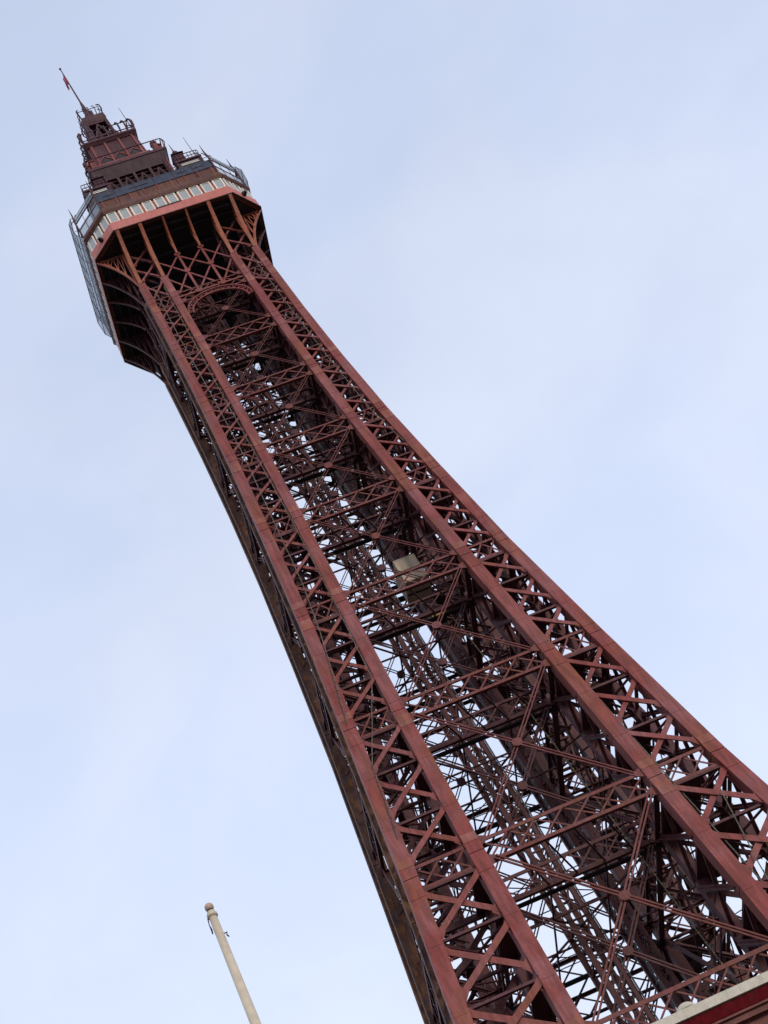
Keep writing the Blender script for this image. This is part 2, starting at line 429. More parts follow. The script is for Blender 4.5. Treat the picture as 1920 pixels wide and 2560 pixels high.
for i in range(len(LV)-1):
    za, zb = LV[i][0], LV[i+1][0]
    lo = za+(G if 0 < i < 9 else .1); hi = zb-(G if i < 9 else .05)
    if i == 8: hi = zb-.45
    n = 3 if i > 0 else 2
    if i == 9: n = 1
    if i == 10: n = 2
    for j in range(n):
        z0 = lo+(hi-lo)*j/n; z1 = lo+(hi-lo)*(j+1)/n
        for k in range(4):
            for outer in (True, False):
                for side in (-1, 1):
                    if k == 0: pri = 0 if outer else 2
                    elif k == 3: pri = 1 if outer and side > 0 else 4      # left hand face
                    else: pri = 5
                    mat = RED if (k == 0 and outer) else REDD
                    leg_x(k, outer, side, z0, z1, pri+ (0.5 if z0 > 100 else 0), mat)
# horizontal diaphragms inside each leg
for i in range(len(LV)-2):
    za, zb = LV[i][0], LV[i+1][0]
    n = 3 if i > 0 else 2
    if i == 9: n = 1
    for j in range(1, n+1):
        z = za+(zb-za)*j/n+(0 if j < n else -G*1.3)
        a, b = M(z)+.25, W(z)-.3
        for sx in (-1, 1):
            for sy in (-1, 1):
                d = MB()
                for t in (a, b):
                    d.bar((sx*t, sy*a, z), (sx*t, sy*b, z), .16, .14, (0, 0, 1)); d.bar((sx*a, sy*t, z), (sx*b, sy*t, z), .16, .14, (0, 0, 1))
                d.bar((sx*a, sy*a, z+.08), (sx*b, sy*b, z+.08), .12, .08, (0, 0, 1)); d.bar((sx*a, sy*b, z), (sx*b, sy*a, z), .12, .08, (0, 0, 1))
                q = a+(b-a)*(.22 if sx < 0 else .58)
                d.box(min(sx*a, sx*q), max(sx*a, sx*q), min(sy*a, sy*b), max(sy*a, sy*b), z+.09, z+.13)
                d.build('leg_diaphragm', REDD, tower)
braces.sort(key=lambda t: t[0])
for pri, mb, mat in braces[:300]: mb.build('leg_brace', mat, tower)
rest = MB()
for pri, mb, mat in braces[300:]: rest.merge(mb)
rest.build('leg_brace', REDD, tower, kind='stuff')

# girders at each level, on all faces and on the inner planes
def girder(k, outer, z, mat, front, g=G):
    x0 = W(z)-CH(z)*1.3
    y = plane_y(z, outer, .16 if k == 0 else .0, k)
    t = .05+.010*(W(z)-4)
    gd = MB()
    for zz in (z-g, z+g):
        gd.bar((-x0, y, zz), (x0, y, zz), t*2, .06)
        gd.bar((-x0, y+.09, zz+(.5*t if zz > z else -.5*t)), (x0, y+.09, zz+(.5*t if zz > z else -.5*t)), .05, .2)
    m_ = M(z)
    for s in (-1, 1):                                             # gussets at the inner chords
        for zz, q in ((z-g, -1), (z+g, 1)):
            gd.prism([(s*(m_+.05), y-.09, zz-.35), (s*(m_+.05), y-.09, zz+.35), (s*(m_-.42), y-.09, zz+.10), (s*(m_-.42), y-.09, zz-.10)], (0, .03, 0))
    go = gd.rot(k).build('girder', mat, tower)
    webs = []
    def cell(xa, xb, n):
        dx = (xb-xa)/n
        for i in range(n):
            for (u, v, yo) in ((0, 1, 0), (1, 0, .05)):
                webs.append(MB().bar((xa+(i+u)*dx, y+yo, z-g+.03), (xa+(i+v)*dx, y+yo, z+g-.03), .088, .035))
    c2 = 2*CH(z)
    cell(-m_, m_, max(4, round(2*m_/1.35)))
    for s in (-1, 1):
        a, b = s*(m_+c2), s*(W(z)-c2)
        cell(min(a, b), max(a, b), 2)
    if front:
        for b in webs: b.rot(k).build('girder_web', mat, go)
    else:
        al = MB()
        for b in webs: al.merge(b)
        al.rot(k).build('girder_web', mat, go)

for (z, w_, m_) in LV[1:-2]:
    for k in range(4):
        for outer in (True, False):
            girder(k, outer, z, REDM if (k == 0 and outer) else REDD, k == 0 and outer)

# crossed tie rods in the open bay between the legs, with a round gusset at each crossing
for i in range(1, 9):
    za, zb = LV[i][0]+G, LV[i+1][0]-G
    if i == 8: zb = LV[9][0]-.9
    for k in range(4):
        for outer in (True, False):
            y0, y1 = plane_y(za, outer, .11, k), plane_y(zb, outer, .11, k)
            ma, mb_ = M(za)-.28, M(zb)-.28
            mat = REDM if (k == 0 and outer) else REDD
            r = .017+.005*(W(za)-5)
            for s in (-1, 1):
                rd = MB()
                d = Vector((2*s*(ma+mb_)/2, 0, zb-za)).normalized(); pr = Vector((-d.z, 0, d.x))*.082
                for q in (-1, 1):
                    rd.bar(Vector((-s*ma, y0+.05*s, za))+pr*q, Vector((s*mb_, y1+.05*s, zb))+pr*q, r*2, r*2)
                rd.rot(k).build('tie_rod', mat, tower)
            t = ma/(ma+mb_); zc = za+(zb-za)*t; yc = y0+(y1-y0)*t
            gs = MB(); n = 12
            poly = [(.27*math.cos(2*math.pi*j/n), yc-.10, zc+.27*math.sin(2*math.pi*j/n)) for j in range(n)]
            gs.prism(poly, (0, .20, 0)).rot(k).build('rod_gusset', mat, tower)

# lighter secondary stays in the rear and side planes
for i in range(1, 4):
    za, zb = LV[i][0]+G, LV[i+1][0]-G
    for k, outer in ((2, True), (1, False), (3, False), (1, True)):
        st = MB(); n = 2
        for j in range(n):
            z0, z1 = za+(zb-za)*j/n, za+(zb-za)*(j+1)/n
            y0, y1 = plane_y(z0, outer, .2, k), plane_y(z1, outer, .2, k)
            for sgn in (-1, 1):
                for q in (0,):
                    st.bar((-sgn*M(z0), y0+.04*sgn, z0+q+.3), (sgn*M(z1), y1+.04*sgn, z1+q-.3), .05, .05)
            if j:
                st.bar((-M(z0), y0, z0), (M(z0), y0, z0), .11, .08)
                st.bar((-W(z0)+.4, y0, z0+.5), (W(z0)-.4, y0, z0+.5), .05, .05)
        st.rot(k).build('secondary_stay', REDD, tower)

# horizontal plan bracing and inspection walkways at each level
for (z, w_, m_) in LV[1:-2]:
    pb = MB()
    q = W(z)-.4; mm = M(z)+.2
    for zz in (z-G+.1,):
        for s in (-1, 1):
            pb.bar((-mm, s*mm, zz), (mm, s*mm, zz), .13, .12, (0, 0, 1)); pb.bar((s*mm, -mm, zz), (s*mm, mm, zz), .13, .12, (0, 0, 1))
            pb.bar((-q, s*mm, zz), (q, s*mm, zz), .09, .09, (0, 0, 1)); pb.bar((s*mm, -q, zz), (s*mm, q, zz), .09, .09, (0, 0, 1))
            for s2 in (-1, 1):
                pb.bar((s*q, s2*q, zz), (s*mm, s2*mm, zz), .09, .09, (0, 0, 1))
                pb.bar((s*mm, s2*mm, zz), (0, 0, zz), .09, .09, (0, 0, 1))
                pb.bar((s*q, s2*mm, zz), (s*mm, s2*q, zz), .10, .08, (0, 0, 1))
    nb = 3
    for j in range(1, nb):
        xx = -mm+2*mm*j/nb
        pb.bar((xx, -mm, z-G), (xx, mm, z-G), .08, .09, (0, 0, 1)); pb.bar((-mm, xx, z-G+.13), (mm, xx, z-G+.13), .08, .09, (0, 0, 1))
        for s in (-1, 1):                                          # lacing between the twin girders
            pb.bar((xx, s*q, z-G), (xx+2*mm/nb*.5, s*mm, z-G), .09, .07, (0, 0, 1)); pb.bar((xx, s*mm, z-G), (xx-2*mm/nb*.5, s*q, z-G), .09, .07, (0, 0, 1))
            pb.bar((s*q, xx, z-G), (s*mm, xx+2*mm/nb*.5, z-G), .09, .07, (0, 0, 1)); pb.bar((s*mm, xx, z-G), (s*q, xx-2*mm/nb*.5, z-G), .09, .07, (0, 0, 1))
    pb.build('plan_bracing', REDD, tower)
    wd = .33
    for s in (-1, 1):
        for q in range(3):
            MB().box(-mm, mm, s*(mm-.45)-wd/2+wd/3*q+.01, s*(mm-.45)-wd/2+wd/3*(q+1)-.01, z-G-.16, z-G-.09).build('walkway_plank', DARK, tower)
        hr = MB()
        for zz in (.5, 1.0): hr.bar((-mm, s*(mm-.9), z-G+zz), (mm, s*(mm-.9), z-G+zz), .04, .04)
        hr.build('handrail', REDD, tower)

# twin lift shafts with guide rails, and the stair that winds between them
def shaft(x0, x1, y0, y1, z0, z1, step, bw):
    mb = MB()
    for x in (x0, x1):
        for y in (y0, y1): mb.box(x-bw/2, x+bw/2, y-bw/2, y+bw/2, z0, z1)
    z = z0; f = 1
    while z < z1-.1:
        zt = min(z+step, z1)
        for (a, b) in (((x0, y0), (x1, y0)), ((x1, y0), (x1, y1)), ((x1, y1), (x0, y1)), ((x0, y1), (x0, y0))):
            nrm = (0, 1, 0) if a[1] == b[1] else (1, 0, 0)
            mb.bar((*a, z), (*b, z), .10, .08, nrm)
            mb.bar((*a, z), (*b, zt), .07, .05, nrm)
            mb.bar((*b, z), (*a, zt), .07, .05, nrm)
        z = zt
    return mb
shaft(-.62, .32, -.9, .9, 28.4, 112.8, 2.3, .26).build('lift_shaft', REDD, tower)
shaft(2.45, 3.0, 1.5, 2.9, 28.4, 112.8, 2.2, .24).build('lift_shaft', REDD, tower)
gr = MB()
for (xx, yy) in ((2.2, 1.4), (.48, -1.12)):
    gr.tube([(xx, yy, 28.4), (xx, yy, 112.5)], .045, 6)
gr.build('guide_rail', PIPE, tower)

# portal arch and lattice above the top bay, on each face
for k in range(4):
    zr = [105.55, 108.6, 111.2, 113.3]; y = -4.62
    la = MB()
    xs = [-2.6, -.93, .93, 2.6]
    for x in xs[1:3]: la.bar((x, y, zr[0]), (x, y, zr[2]), .17, .10)
    for i in range(3):
        zlist = zr[:3] if i == 1 else zr
        for j in range(len(zlist)-1):
            if i != 1 and j == 2: continue
            la.bar((xs[i], y+.06, zr[j]), (xs[i+1], y+.06, zr[j+1]), .13, .06); la.bar((xs[i+1], y+.12, zr[j]), (xs[i], y+.12, zr[j+1]), .13, .06)
    for zz in (zr[0],): la.bar((-2.6, y+.03, zz), (2.6, y+.03, zz), .16, .08)
    la.rot(k).build('head_lattice', RED if k == 0 else REDD, tower)
    for x in xs[1:3]:
        for zz in zr[:3]:
            MB().prism([(x+.26*math.cos(a), y-.07, zz+.26*math.sin(a)) for a in [j*math.pi/4 for j in range(8)]], (0, .03, 0)).rot(k).build('rod_gusset', RED if k == 0 else REDD, tower)
    ar = MB(); pts = []; pts2 = []
    for j in range(17):
        a = math.pi*j/16
        pts.append((-2.45*math.cos(a), y-.02, 103.0+2.15*math.sin(a)**.9)); pts2.append((-2.12*math.cos(a), y-.02, 102.9+1.75*math.sin(a)**.9))
    for a, b in zip(pts, pts[1:]): ar.bar(a, b, .10, .16)
    for a, b in zip(pts2, pts2[1:]): ar.bar(a, b, .10, .16)
    for j in range(16): ar.bar(pts[j], pts2[j+1], .06, .05); ar.bar(pts2[j], pts[j+1], .06, .05)
    ar.rot(k).build('portal_arch', RED if k == 0 else REDD, tower)

# ------------------------------------------------------------------ observation deck
P, Q = 6.74, 4.80                                # octagon: facet distance, half width
def octo(p, q): return [(-q, -p), (q, -p), (p, -q), (p, q), (q, p), (-q, p), (-p, q), (-p, -q)]
def octa_ring(mb, p0, z0, p1, z1, t, d0=None, d1=None):
    """eight wall panels, mitred"""
    a = octo(p0, p0-P+Q if d0 is None else d0); b = octo(p1, p1-P+Q if d1 is None else d1)
    f0 = (p0-t)/p0; f1 = (p1-t)/p1
    for i in range(8):
        j = (i+1) % 8
        mb.quadbox([(*a[i], z0), (*a[j], z0), (a[j][0]*f0, a[j][1]*f0, z0), (a[i][0]*f0, a[i][1]*f0, z0),
                    (*b[i], z1), (*b[j], z1), (b[j][0]*f1, b[j][1]*f1, z1), (b[i][0]*f1, b[i][1]*f1, z1)])
    return mb
def octa_slab(mb, p, z0, z1, q=None):
    o = octo(p, (p-P+Q) if q is None else q)
    return mb.prism([(x, y, z0) for x, y in o], (0, 0, z1-z0))
octa_ring(MB(), P, 113.75, P, 115.0, .25).build('deck_fascia', PINK, tower)
octa_ring(MB(), P+.035, 113.72, P+.035, 113.82, .25).build('fascia_moulding', BRWN, tower)
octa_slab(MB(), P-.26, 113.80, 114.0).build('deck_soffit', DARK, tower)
jo = MB()
for yy in (-5.3, -5.95, 5.3, 5.95):
    jo.box(-4.7, 4.7, yy-.07, yy+.07, 113.58, 113.795); jo.box(yy-.06, yy+.06, -4.7, 4.7, 113.60, 113.79)
for yy in (-3.6, -1.8, 0, 1.8, 3.6): jo.box(-4.6, 4.6, yy-.08, yy+.08, 113.45, 113.785)
jo.build('soffit_joist', STEEL, tower)
octa_ring(MB(), P-.10, 115.0, P-.10, 116.52, .10).build('window_wall', ORNG, tower)
# windows: ten on each long facet, three on each chamfer
o8 = octo(P, Q)
wframe = {}
for i in range(8):
    a, b = Vector((*o8[i], 0)), Vector((*o8[(i+1) % 8], 0))
    d = (b-a); Ln = d.length; d.normalize(); nrm = Vector((d.y, -d.x, 0))
    n = 10 if i % 2 == 0 else 3
    for j in range(n):
        c0 = a+d*(Ln*j/n+.095); c1 = a+d*(Ln*(j+1)/n-.095)
        z0, z1 = 115.03, 116.50
        fr = MB(); t = .115; nv = nrm*(-.015); dep = nrm*(-.09)
        def bx(p, q, za, zb):
            fr.quadbox([p+dep+Vector((0, 0, za)), q+dep+Vector((0, 0, za)), q+nv+Vector((0, 0, za)), p+nv+Vector((0, 0, za)),
                        p+dep+Vector((0, 0, zb)), q+dep+Vector((0, 0, zb)), q+nv+Vector((0, 0, zb)), p+nv+Vector((0, 0, zb))])
        bx(c0, c0+d*t, z0, z1); bx(c1-d*t, c1, z0, z1); bx(c0+d*t, c1-d*t, z0, z0+.05); bx(c0+d*t, c1-d*t, z1-.05, z1)
        fo = fr.build('window', TRIMM, tower)
        pn = MB(); p = c0+d*(t+.002); q = c1-d*(t+.002); e0 = nrm*(-.085); e1 = nrm*(-.06)
        lean = nrm*.0
        pn.quadbox([p+e0+Vector((0, 0, z0+.052)), q+e0+Vector((0, 0, z0+.052)), q+e1+Vector((0, 0, z0+.052)), p+e1+Vector((0, 0, z0+.052)),
                    p+e0+Vector((0, 0, z1-.052)), q+e0+Vector((0, 0, z1-.052)), q+e1+Vector((0, 0, z1-.052)), p+e1+Vector((0, 0, z1-.052))])
        pn.build('pane', GLASS, fo)
MB().box(-1.05, .98, -6.80, -6.745, 114.93, 115.02).build('fascia_rail', PIPE, tower)
for sx in (-1, 1):
    c = Vector((sx*5.75, -5.83, 114.5)); nn = Vector((sx, -1, 0)).normalized()
    MB().bar(c, c+nn*.22, .34, .3).bar(c+nn*.22, c+nn*.36, .22, .2).build('floodlight', BLACK, tower)
co = MB(); octa_ring(co, P+.02, 116.53, P+.14, 116.80, .35); octa_ring(co, P+.14, 116.803, P+.02, 117.55, .30)
co.build('deck_cornice', BRWN, tower)
octa_slab(MB(), P-.15, 116.85, 117.3).build('terrace_floor', DARK, tower)
# curved brackets carrying the deck, six to a face
BX = [-4.55, -2.75, -.93, .93, 2.75, 4.55]
for k in range(4):
    for bi, x in enumerate(BX):
        mid = bi in (2, 3)
        mb = MB()
        zb = 108.75 if not mid else 111.2
        y0 = -4.72; n = 10
        low = []
        p0 = Vector((x, y0, zb)); p1 = Vector((x, y0-.55, zb+(113.65-zb)*.63)); p2 = Vector((x, -P+.03, 113.70))
        for j in range(n+1):
            t = j/n; low.append(p0*(1-t)**2+p1*2*t*(1-t)+p2*t*t)
        wd = (.27 if not mid else .16) if k == 0 else .15
        for a, b in zip(low, low[1:]): mb.bar(a, b, wd, .06, (0, -1, .4))
        # web plate with lightening, top member and struts
        for j in range(n-1):
            a, b = low[j], low[j+1]
            mb.bar(a+Vector((0, .07, .05)), b+Vector((0, .07, .05)), .03, .14, (0, -1, .6))
        up = MB(); 
        mb.bar((x, -4.70, 113.6), (x, -P+.3, 113.6), .16, .14, (0, 0, 1))
        mb.bar((x, -4.70, zb), (x, -4.70, 113.6), .14, .14)
        for j in (3, 5, 7, 8):
            a = low[j]; mb.bar(a, (x, a.y, 113.6), .07, .06, (1, 0, 0)); mb.bar(low[j], (x, low[j-2].y, 113.6), .06, .05, (1, 0, 0))
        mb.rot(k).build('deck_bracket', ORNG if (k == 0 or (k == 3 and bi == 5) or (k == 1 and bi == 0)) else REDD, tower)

# safety cage on the terrace: corner posts with spikes, rails, netting
cg = MB()
for (x, y) in o8:
    n = Vector((x, y, 0)).normalized()
    b = Vector((x, y, 0))
    cg.bar(b+Vector((0, 0, 117.55)), b+n*.05+Vector((0, 0, 120.3)), .12, .12)
    cg.tube([b+n*.05+Vector((0, 0, 120.3)), b-n*.02+Vector((0, 0, 121.3)), b+n*.0+Vector((0, 0, 122.5))], [.09, .06, .012], 5)
    for t in (-1, 1):
        tv = Vector((-n.y, n.x, 0))*t
        cg.tube([b+Vector((0, 0, 120.3)), b+tv*.3+Vector((0, 0, 120.75)), b+tv*.45+Vector((0, 0, 120.6))], .035, 5)
for i in range(8):
    a, b = Vector((*o8[i], 0)), Vector((*o8[(i+1) % 8], 0))
    for zz, r in (((118.7, .05), (119.85, .07), (120.25, .06)) if i != 0 else ((120.25, .03),)):
        cg.bar(a+Vector((0, 0, zz)), b+Vector((0, 0, zz)), r*1.6, r)
    n = 6 if i % 2 == 0 else 3
    for j in range(1, n):
        c = a+(b-a)*j/n; cg.bar(c+Vector((0, 0, 117.55)), c+Vector((0, 0, 120.25)), .035, .035)
for sx in (-1, 1):
    for j in range(9):
        y = -4.75+9.5*j/8; x = sx*6.72
        cg.tube([(x, y, 117.5), (x+sx*.42, y, 118.3), (x+sx*.54, y, 120.2), (x+sx*.26, y, 120.95), (x, y, 121.0)], .022, 4)
    for (o, z) in ((.42, 118.3), (.54, 120.2), (.26, 120.95)): cg.tube([(sx*(6.72+o), -4.8, z), (sx*(6.72+o), 4.8, z)], .025, 4)
cg.build('cage_frame', PURP, tower)
for i in range(8):
    a, b = Vector((*o8[i], 0))*.995, Vector((*o8[(i+1) % 8], 0))*.995
    d = (b-a).normalized(); nr = Vector((d.y, -d.x, 0))
    mb = MB()
    prof = ((117.56, 119.0, 0, 0), (119.85, 120.6, 0, .10), (120.6, 121.0, .10, -.15))
    if i in (2, 6): prof = ((117.5, 118.3, .10, .40), (118.3, 120.2, .40, .52), (120.2, 120.9, .52, .24))
    for (za, zb, oa, ob) in prof:
        p = [a+nr*oa+Vector((0, 0, za)), b+nr*oa+Vector((0, 0, za)), b+nr*ob+Vector((0, 0, zb)), a+nr*ob+Vector((0, 0, zb))]
        mb.prism(p, nr*.012)
    if i not in (0, 4): mb.build('cage_net', NET, tower)

for k in (0, 2):
    MB().box(-Q, Q, -P+.04, -P+.16, 117.553, 118.55).rot(k).build('terrace_wall', BRWN, tower)
    MB().quadbox([(-Q-.02, -P-.02, 118.553), (Q+.02, -P-.02, 118.553), (Q+.02, -P+.16, 118.553), (-Q-.02, -P+.16, 118.553),
                  (-Q-.02, -P+.10, 119.95), (Q+.02, -P+.10, 119.95), (Q+.02, -P+.2, 119.95), (-Q-.02, -P+.2, 119.95)]).rot(k).build('wind_screen', SLATE, tower)
    for j in range(9):
        x = -Q+.3+(2*Q-.6)*j/8
        MB().box(x-.05, x+.05, -P-.02, -P+.037, 117.56, 118.5).rot(k).build('terrace_strut', RED, tower)
    sc = MB()
    for x in (-4.2, -2.1, -1.3, 1.9, 3.3): sc.box(x, x+.8, -P+.0, -P+.045, 119.2, 119.32)
    sc.rot(k).build('screen_batten', CABIN, tower)
# second stage: set back wall, slate blue band, four corner cabins
MB().box(-5.0, 5.0, -5.0, 5.0, 117.31, 120.1).build('stage_wall', PURP, tower)
pl = MB()
for k in range(4):
    m = MB()
    for x in (-4.95, -3.3, -1.65, 0, 1.65, 3.3, 4.95): m.box(x-.1, x+.1, -5.08, -5.003, 117.32, 120.09)
    pl.merge(m.rot(k))
pl.build('stage_pilaster', RED, tower)
MB().box(-5.1, 5.1, -5.1, 5.1, 120.103, 120.3).build('stage_floor', BRWN, tower)
for k in range(4):
    MB().quadbox([(-5.06, -5.08, 120.303), (5.06, -5.08, 120.303), (5.06, -4.98, 120.303), (-5.06, -4.98, 120.303),
                  (-5.0, -5.0, 121.75), (5.0, -5.0, 121.75), (5.0, -4.92, 121.75), (-5.0, -4.92, 121.75)]).rot(k).build('stage_parapet', SLATE, tower)
for sx in (-1, 1):
    for sy in (-1, 1):
        cx, cy = sx*3.95, sy*3.95
        MB().frustum(1.0, 120.31, 1.0, 123.9, cx, cy).build('corner_cabin', CABIN, tower)
        tr = MB().frustum(1.12, 123.903, 1.12, 124.15, cx, cy).frustum(1.03, 122.9, 1.03, 123.0, cx, cy)
        for (dx, dy) in ((-1, -1), (1, -1), (1, 1), (-1, 1)):
            tr.box(cx+dx*1.0-.08, cx+dx*1.0+.08, cy+dy*1.0-.08, cy+dy*1.0+.08, 120.32, 123.9)
        tr.build('cabin_trim', PURP, tower)
        lt = MB()
        for q in range(4):
            m = MB(); m.box(-.75, .75, -1.06, -1.012, 123.25, 123.55); m.rot(q); m.v = [(x+cx, y+cy, z) for x, y, z in m.v]; lt.merge(m)
        lt.build('cabin_light_strip', TRIMM, tower)
        rl = MB()
        for (ax, ay, bx_, by) in ((-1, -1, 1, -1), (1, -1, 1, 1), (1, 1, -1, 1), (-1, 1, -1, -1)):
            for zz in (124.7, 125.25): rl.bar((cx+ax, cy+ay, zz), (cx+bx_, cy+by, zz), .05, .05)
            for j in range(7):
                t = j/7; xx, yy = cx+ax+(bx_-ax)*t, cy+ay+(by-ay)*t
                rl.tube([(xx, yy, 124.15), (xx+(xx-cx)*.08, yy+(yy-cy)*.08, 124.8), (xx, yy, 125.25)], .03, 4)
        rl.build('cabin_railing', PURP, tower)
        tx, ty = sx*3.45, sy*4.45
        MB().frustum(.46, 124.153, .40, 125.7, tx, ty).frustum(.54, 125.703, .16, 126.5, tx, ty).frustum(.22, 126.503, .05, 127.1, tx, ty).tube([(tx, ty, 127.05), (tx, ty, 128.4)], [.06, .02], 5).build('corner_turret', PURP, tower)
MB().tube([(4.75, -4.75, 124.1), (4.75, -4.75, 128.3)], [.035, .018], 5).build('antenna', BLACK, tower)

# spire core with cross braced windows, up to the wide slab
MB().frustum(2.55, 120.31, 2.5, 129.3).build('spire_core', DARK, tower)
for k in range(4):
    m = MB()
    xs = [-2.85, -1.4, 0, 1.4, 2.85]
    for x in xs: m.bar((x, -2.85, 120.31), (x, -2.85, 129.38), .22 if abs(x) < 2.8 else .42, .2)
    for zz in (122.2, 125.6, 128.9): m.bar((-2.85, -2.83, zz), (2.85, -2.83, zz), .24, .16)
    for i in range(4):
        m.bar((xs[i], -2.80, 122.2), (xs[i+1], -2.80, 125.6), .15, .06); m.bar((xs[i+1], -2.74, 122.2), (xs[i], -2.74, 125.6), .15, .06)
        m.bar((xs[i], -2.80, 125.6), ((xs[i]+xs[i+1])/2, -2.80, 128.3), .15, .06); m.bar((xs[i+1], -2.74, 125.6), ((xs[i]+xs[i+1])/2, -2.74, 128.3), .15, .06)
    for s in (-1, 1): MB().bar((s*2.9, -2.92, 124.5), (s*2.95, -3.0, 128.9), .40, .06).rot(k).build('spire_corner', RED, tower)
    m.box(-2.9, 2.9, -2.7, -2.6, 128.3, 129.3)
    m.rot(k).build('spire_truss', PURP, tower)
    gl = MB()
    for i in range(4):
        if i in (0, 2, 3): gl.box(xs[i]+.35, xs[i]+.62, -2.66, -2.60, 123.2, 125.0)
    gl.rot(k).build('spire_window', GLASS, tower)
sl = MB().frustum(3.46, 129.853, 3.46, 130.25)
sl.build('spire_slab', PURP, tower)
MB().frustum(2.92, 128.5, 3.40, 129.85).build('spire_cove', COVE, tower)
rail = MB()
for k in range(4):
    m = MB()
    m.tube([(-3.3, -3.42, 131.9), (3.3, -3.42, 131.9)], .05, 5)
    for x in (-3.35, -2.5, 2.5, 3.35): m.tube([(x, -3.40, 130.25), (x*1.03, -3.60, 131.0), (x*1.02, -3.55, 131.6), (x, -3.42, 131.9)], .045, 5)
    rail.merge(m.rot(k))
rail.build('slab_railing', PURP, tower)
for k in range(4):
    for sx in (-1, 1):
        MB().box(sx*2.75-.22, sx*2.75+.22, -3.3, -2.95, 130.253, 131.7).quadbox([(sx*2.75-.3, -3.38, 131.703), (sx*2.75+.3, -3.38, 131.703), (sx*2.75+.3, -2.9, 131.703), (sx*2.75-.3, -2.9, 131.703),
            (sx*2.75-.03, -3.16, 132.5), (sx*2.75+.03, -3.16, 132.5), (sx*2.75+.03, -3.1, 132.5), (sx*2.75-.03, -3.1, 132.5)]).rot(k).build('slab_pinnacle', RED, tower)
# gabled stage
gb = MB().frustum(2.70, 130.253, 2.42, 132.4).frustum(2.22, 132.403, 2.08, 136.55).frustum(2.15, 136.553, 2.38, 136.8).frustum(2.42, 136.803, 2.42, 137.1)
gb.build('gabled_stage', PURP, tower)
for k in range(4):
    m = MB(); d = MB()
    for x in (-1.95, -.67, .67, 1.95): m.bar((x, -2.27, 132.41), (x*.95, -2.14, 136.54), .17, .12)
    for x in (-1.3, 0, 1.3):
        for s in (-1, 1): m.bar((x+s*.62, -2.25, 133.0), (x, -2.20, 134.05), .09, .08)
        d.prism([(x-.50, -2.215, 132.75), (x+.50, -2.215, 132.75), (x+.54, -2.21, 133.05), (x, -2.185, 133.95), (x-.54, -2.21, 133.05)], (0, .03, 0))
    m.box(-2.3, 2.3, -2.45, -2.3, 132.1, 132.4)
    m.rot(k).build('stage_gable', RED, tower)
    d.rot(k).build('gable_opening', DARK, tower)
br = MB()
for k in range(4):
    m = MB()
    m.tube([(-2.15, -2.12, 139.35), (2.15, -2.12, 139.35)], .05, 5)
    m.tube([(-2.35, -2.36, 137.5), (2.35, -2.36, 137.5)], .05, 5)
    for j in range(9):
        x = -2.3+4.6*j/8
        m.tube([(x, -2.34, 137.1), (x*1.02, -2.48, 137.9), (x*1.02, -2.5, 138.7), (x*.98, -2.32, 139.25), (x*.93, -2.12, 139.35)], .085, 5)
    br.merge(m.rot(k))
br.build('stage_railing', PURP, tower)
MB().tube([(2.2, -2.2, 137.1), (2.2, -2.2, 142.0)], [.05, .02], 5).build('antenna', CABIN, tower)
# lantern
ln = MB()
for k in range(4):
    m = MB()
    for s in (-1, 1):
        m.bar((s*1.42, -1.42, 137.1), (s*1.0, -1.0, 140.4), .34, .34, w1=.26, t1=.26); m.bar((s*.98, -.98, 140.4), (s*.92, -.92, 143.2), .28, .28)
        m.bar((s*.95, -1.0, 139.0), (0, -.98, 142.6), .15, .1)
        m.bar((s*.5, -1.3, 137.1), (s*.35, -1.0, 140.3), .18, .12)
    m.box(-.95, .95, -1.02, -.9, 140.2, 140.42); m.box(-.92, .92, -.96, -.9, 142.9, 143.2)
    ln.merge(m.rot(k))
ln.build('lantern', PURP, tower)
MB().frustum(.22, 137.1, .18, 143.2).build('lantern_core', DARK, tower)
MB().frustum(.98, 143.203, 1.12, 143.6).frustum(1.1, 143.603, 1.06, 144.5).build('lantern_roof', PURP, tower)
cr = MB()
for k in range(4):
    m = MB()
    m.tube([(-.98, -.98, 146.0), (.98, -.98, 146.0)], .035, 5)
    for j in range(5):
        x = -.98+1.96*j/4; m.tube([(x, -1.0, 144.5), (x*1.1, -1.15, 145.3), (x*1.08, -1.12, 146.1), (x*.9, -.92, 146.6)], .045, 5)
    m.box(-.25, .25, -1.02, -.94, 144.5, 145.6)
    cr.merge(m.rot(k))
cr.build('crown_railing', PURP, tower)
MB().lathe((0, 0, 144.503), [(.62, 0), (.56, .9), (.42, 1.6), (.46, 1.9), (.30, 2.3), (.22, 3.4), (.16, 4.4), (.10, 5.3)], 10).build('finial', PURP, tower)
MB().tube([(0, 0, 149.5), (0, 0, 154), (0, 0, 157.9)], [.085, .07, .05], 8).lathe((0, 0, 157.9), [(.03, 0), (.11, .08), (.12, .16), (.03, .26)], 8).build('flagpole', PURP, tower)

# flag: hanging limp in folds beside the pole
fv = []; ff = []; nu, nv_ = 9, 12
for j in range(nv_+1):
    for i in range(nu+1):
        u, v = i/nu, j/nv_
        drop = u*1.9
        fv.append((-.09-.34*u*(1-.25*u)+.06*math.sin(u*9+v*2), -.08*math.sin(u*11+v*3)-.10*u, 156.6-2.1*v-drop))
for j in range(nv_):
    for i in range(nu):
        a = j*(nu+1)+i; ff.append((a, a+1, a+nu+2, a+nu+1))
me = bpy.data.meshes.new('flag'); me.from_pydata(fv, [], ff); me.materials.append(FLAGM)
fl = bpy.data.objects.new('flag', me); C.objects.link(fl)
for p_ in me.polygons: p_.use_smooth = True
sm = fl.modifiers.new('thickness', 'SOLIDIFY'); sm.thickness = .02
tag(fl, 'faded red flag hanging limp from the pole at the very top of the tower', 'flag')

